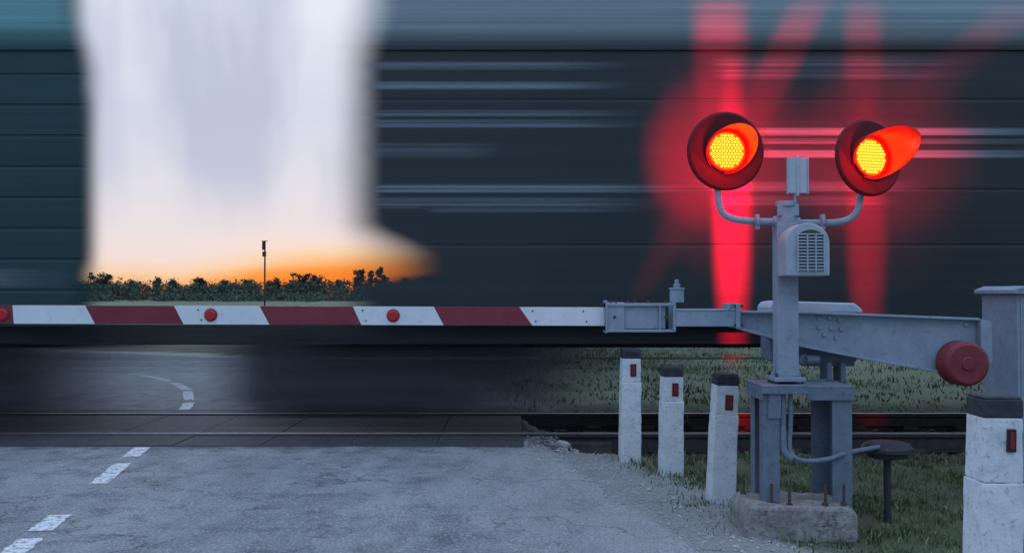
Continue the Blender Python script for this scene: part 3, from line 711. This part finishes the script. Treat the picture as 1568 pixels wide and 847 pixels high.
# ------------------------------------------------------------------ white marker posts
def marker_post(x,y,zt,zb,w,lean,yaw,refl,ring_z,w2=None):
    e=empty('marker_post'); e.location=(x,y,zb); e.rotation_euler=(math.radians(.6),lean,yaw)
    H=zt-zb; hw=w/2; mb=MB()
    def fr(z0,z1,h0,h1,mi):
        mb.add([(-h0,-h0,z0),(h0,-h0,z0),(h0,h0,z0),(-h0,h0,z0),(-h1,-h1,z1),(h1,-h1,z1),(h1,h1,z1),(-h1,h1,z1)],
          [(0,3,2,1),(4,5,6,7),(0,1,5,4),(1,2,6,5),(2,3,7,6),(3,0,4,7)],mi)
    st=H*.70
    fr(-.2,st,hw*1.10,hw*1.05,0); fr(st,H-.075,hw*1.0,hw*.97,0); fr(H-.075,H-.012,hw*.99,hw*.98,1); fr(H-.012,H,hw*.98,hw*.85,1)
    o=mb.obj('post_body',[M_postw,M_black],parent=e,bevel=.006)
    md=o.modifiers.new('s','SUBSURF'); md.subdivision_type='SIMPLE'; md.levels=4; md.render_levels=4
    t=bpy.data.textures.new('w','CLOUDS'); t.noise_scale=.08; md=o.modifiers.new('d','DISPLACE'); md.texture=t; md.strength=.010
    mb=MB(); rx,rz,rw,rh=refl; mb.box(rx-rw/2,rx+rw/2,-hw-.010,-hw+.01,H-rz-rh/2,H-rz+rh/2); mb.box(rx-rw/2+.008,rx+rw/2-.008,-hw-.013,-hw-.0095,H-rz-rh/2+.010,H-rz+rh/2-.010,1)
    mb.obj('reflector',[M_dark,M_redpost],parent=e,bevel=.002)
    cu=[(hw+.028+.022*math.cos(t),0,ring_z+.028*math.sin(t)) for t in [2*math.pi*i/14 for i in range(15)]]
    tube('wire_ring',cu,.004,M_steel,e)
marker_post(.925,7.85,.872,.0,.145,.006,.05,(.012,.165,.045,.095),.50)
marker_post(1.160,7.30,.774,-.07,.145,.006,.08,(.012,.165,.045,.095),.46)
marker_post(1.322,6.35,.80,-.06,.145,.04,.04,(.012,.18,.048,.095),.40)
marker_post(1.655,3.46,.955,-.03,.137,.012,.02,(.024,.15,.030,.078),.66)

# ------------------------------------------------------------------ sky & sun
w=bpy.data.worlds.new('World'); scene.world=w; w.use_nodes=True; nt=w.node_tree; nt.nodes.clear()
out=nt.nodes.new('ShaderNodeOutputWorld'); bg=nt.nodes.new('ShaderNodeBackground')
sky=nt.nodes.new('ShaderNodeTexSky'); sky.sky_type='NISHITA'; sky.sun_disc=False; sky.sun_elevation=math.radians(1.5); sky.sun_rotation=math.radians(-8)
bg2=nt.nodes.new('ShaderNodeBackground'); nt.links.new(sky.outputs[0],bg2.inputs[0]); bg2.inputs[1].default_value=.003
tc=nt.nodes.new('ShaderNodeTexCoord'); sx=nt.nodes.new('ShaderNodeSeparateXYZ'); nt.links.new(tc.outputs['Generated'],sx.inputs[0])
mp=nt.nodes.new('ShaderNodeMapping'); mp.inputs['Scale'].default_value=(1.5,1.5,9); nt.links.new(tc.outputs['Generated'],mp.inputs[0])
cn=nt.nodes.new('ShaderNodeTexNoise'); cn.inputs['Scale'].default_value=2.2; cn.inputs['Detail'].default_value=5; nt.links.new(mp.outputs[0],cn.inputs[0])
el=math_(nt,'ADD',sx.outputs[2],maprange(nt,cn.outputs[0],.3,.7,-.006,.006))
az=nt.nodes.new('ShaderNodeVectorMath'); az.operation='DOT_PRODUCT'; nt.links.new(tc.outputs['Generated'],az.inputs[0]); az.inputs[1].default_value=(math.sin(math.radians(-4)),math.cos(math.radians(-4)),0)
core=maprange(nt,az.outputs['Value'],.965,.997,0,1,True)
el=math_(nt,'ADD',el,maprange(nt,core,0,1,.006,0))
el=math_(nt,'SUBTRACT',el,math_(nt,'MULTIPLY',core,maprange(nt,sx.outputs[2],.02,.075,.020,0)))
cr=nt.nodes.new('ShaderNodeValToRGB'); e=cr.color_ramp.elements
e[0].position=0; e[0].color=(1.,.24,.03,1); e[1].position=1; e[1].color=(.42,.64,1.,1)
for p,c in((.010,(1.,.34,.07)),(.018,(1.,.52,.22)),(.027,(1.,.70,.47)),(.040,(.96,.80,.74)),(.060,(.90,.82,.84)),(.11,(.82,.81,.90)),(.18,(.72,.77,.91)),(.27,(.85,.89,1.))):
    x=e.new(p); x.color=(*c,1)
nt.links.new(el,cr.inputs[0])
cold=nt.nodes.new('ShaderNodeValToRGB'); e=cold.color_ramp.elements
e[0].position=0; e[0].color=(.28,.37,.52,1); e[1].position=1; e[1].color=(.42,.64,1.,1)
x=e.new(.15); x.color=(.35,.53,.82,1)
nt.links.new(el,cold.inputs[0])
warm=maprange(nt,az.outputs['Value'],.3,.93,0,1,True)
col=mixc(nt,warm,cold.outputs[0],cr.outputs[0])
mp2=nt.nodes.new('ShaderNodeMapping'); mp2.inputs['Scale'].default_value=(9,1,2.5); nt.links.new(tc.outputs['Generated'],mp2.inputs[0])
cn2=nt.nodes.new('ShaderNodeTexNoise'); cn2.inputs['Scale'].default_value=1.3; cn2.inputs['Detail'].default_value=3; nt.links.new(mp2.outputs[0],cn2.inputs[0])
col=mixc(nt,math_(nt,'MULTIPLY',maprange(nt,cn2.outputs[0],.4,.62,0,.7),maprange(nt,sx.outputs[2],.05,.12)),col,(.48,.54,.72))
nt.links.new(col,bg.inputs[0])
stn=maprange(nt,sx.outputs[2],.25,.7,.90,1.6)
nt.links.new(stn,bg.inputs[1])
ad=nt.nodes.new('ShaderNodeAddShader'); nt.links.new(bg.outputs[0],ad.inputs[0]); nt.links.new(bg2.outputs[0],ad.inputs[1]); nt.links.new(ad.outputs[0],out.inputs[0])
sl=bpy.data.lights.new('sun','SUN'); sl.energy=.5; sl.angle=math.radians(12); sl.color=(1,.78,.6)
so=bpy.data.objects.new('sun',sl); COL.objects.link(so)
d=-Vector((math.sin(math.radians(-8))*math.cos(math.radians(1.5)),math.cos(math.radians(-8))*math.cos(math.radians(1.5)),math.sin(math.radians(1.5))))
so.rotation_euler=d.to_track_quat('-Z','Y').to_euler()

cam=bpy.data.cameras.new('camera'); cam.lens=35; cam.sensor_width=36; cam.clip_end=6000; cam.clip_start=.05
co=bpy.data.objects.new('camera',cam); COL.objects.link(co); co.location=(0,0,1.3); co.rotation_euler=(math.radians(91.0),0,0)
scene.camera=co
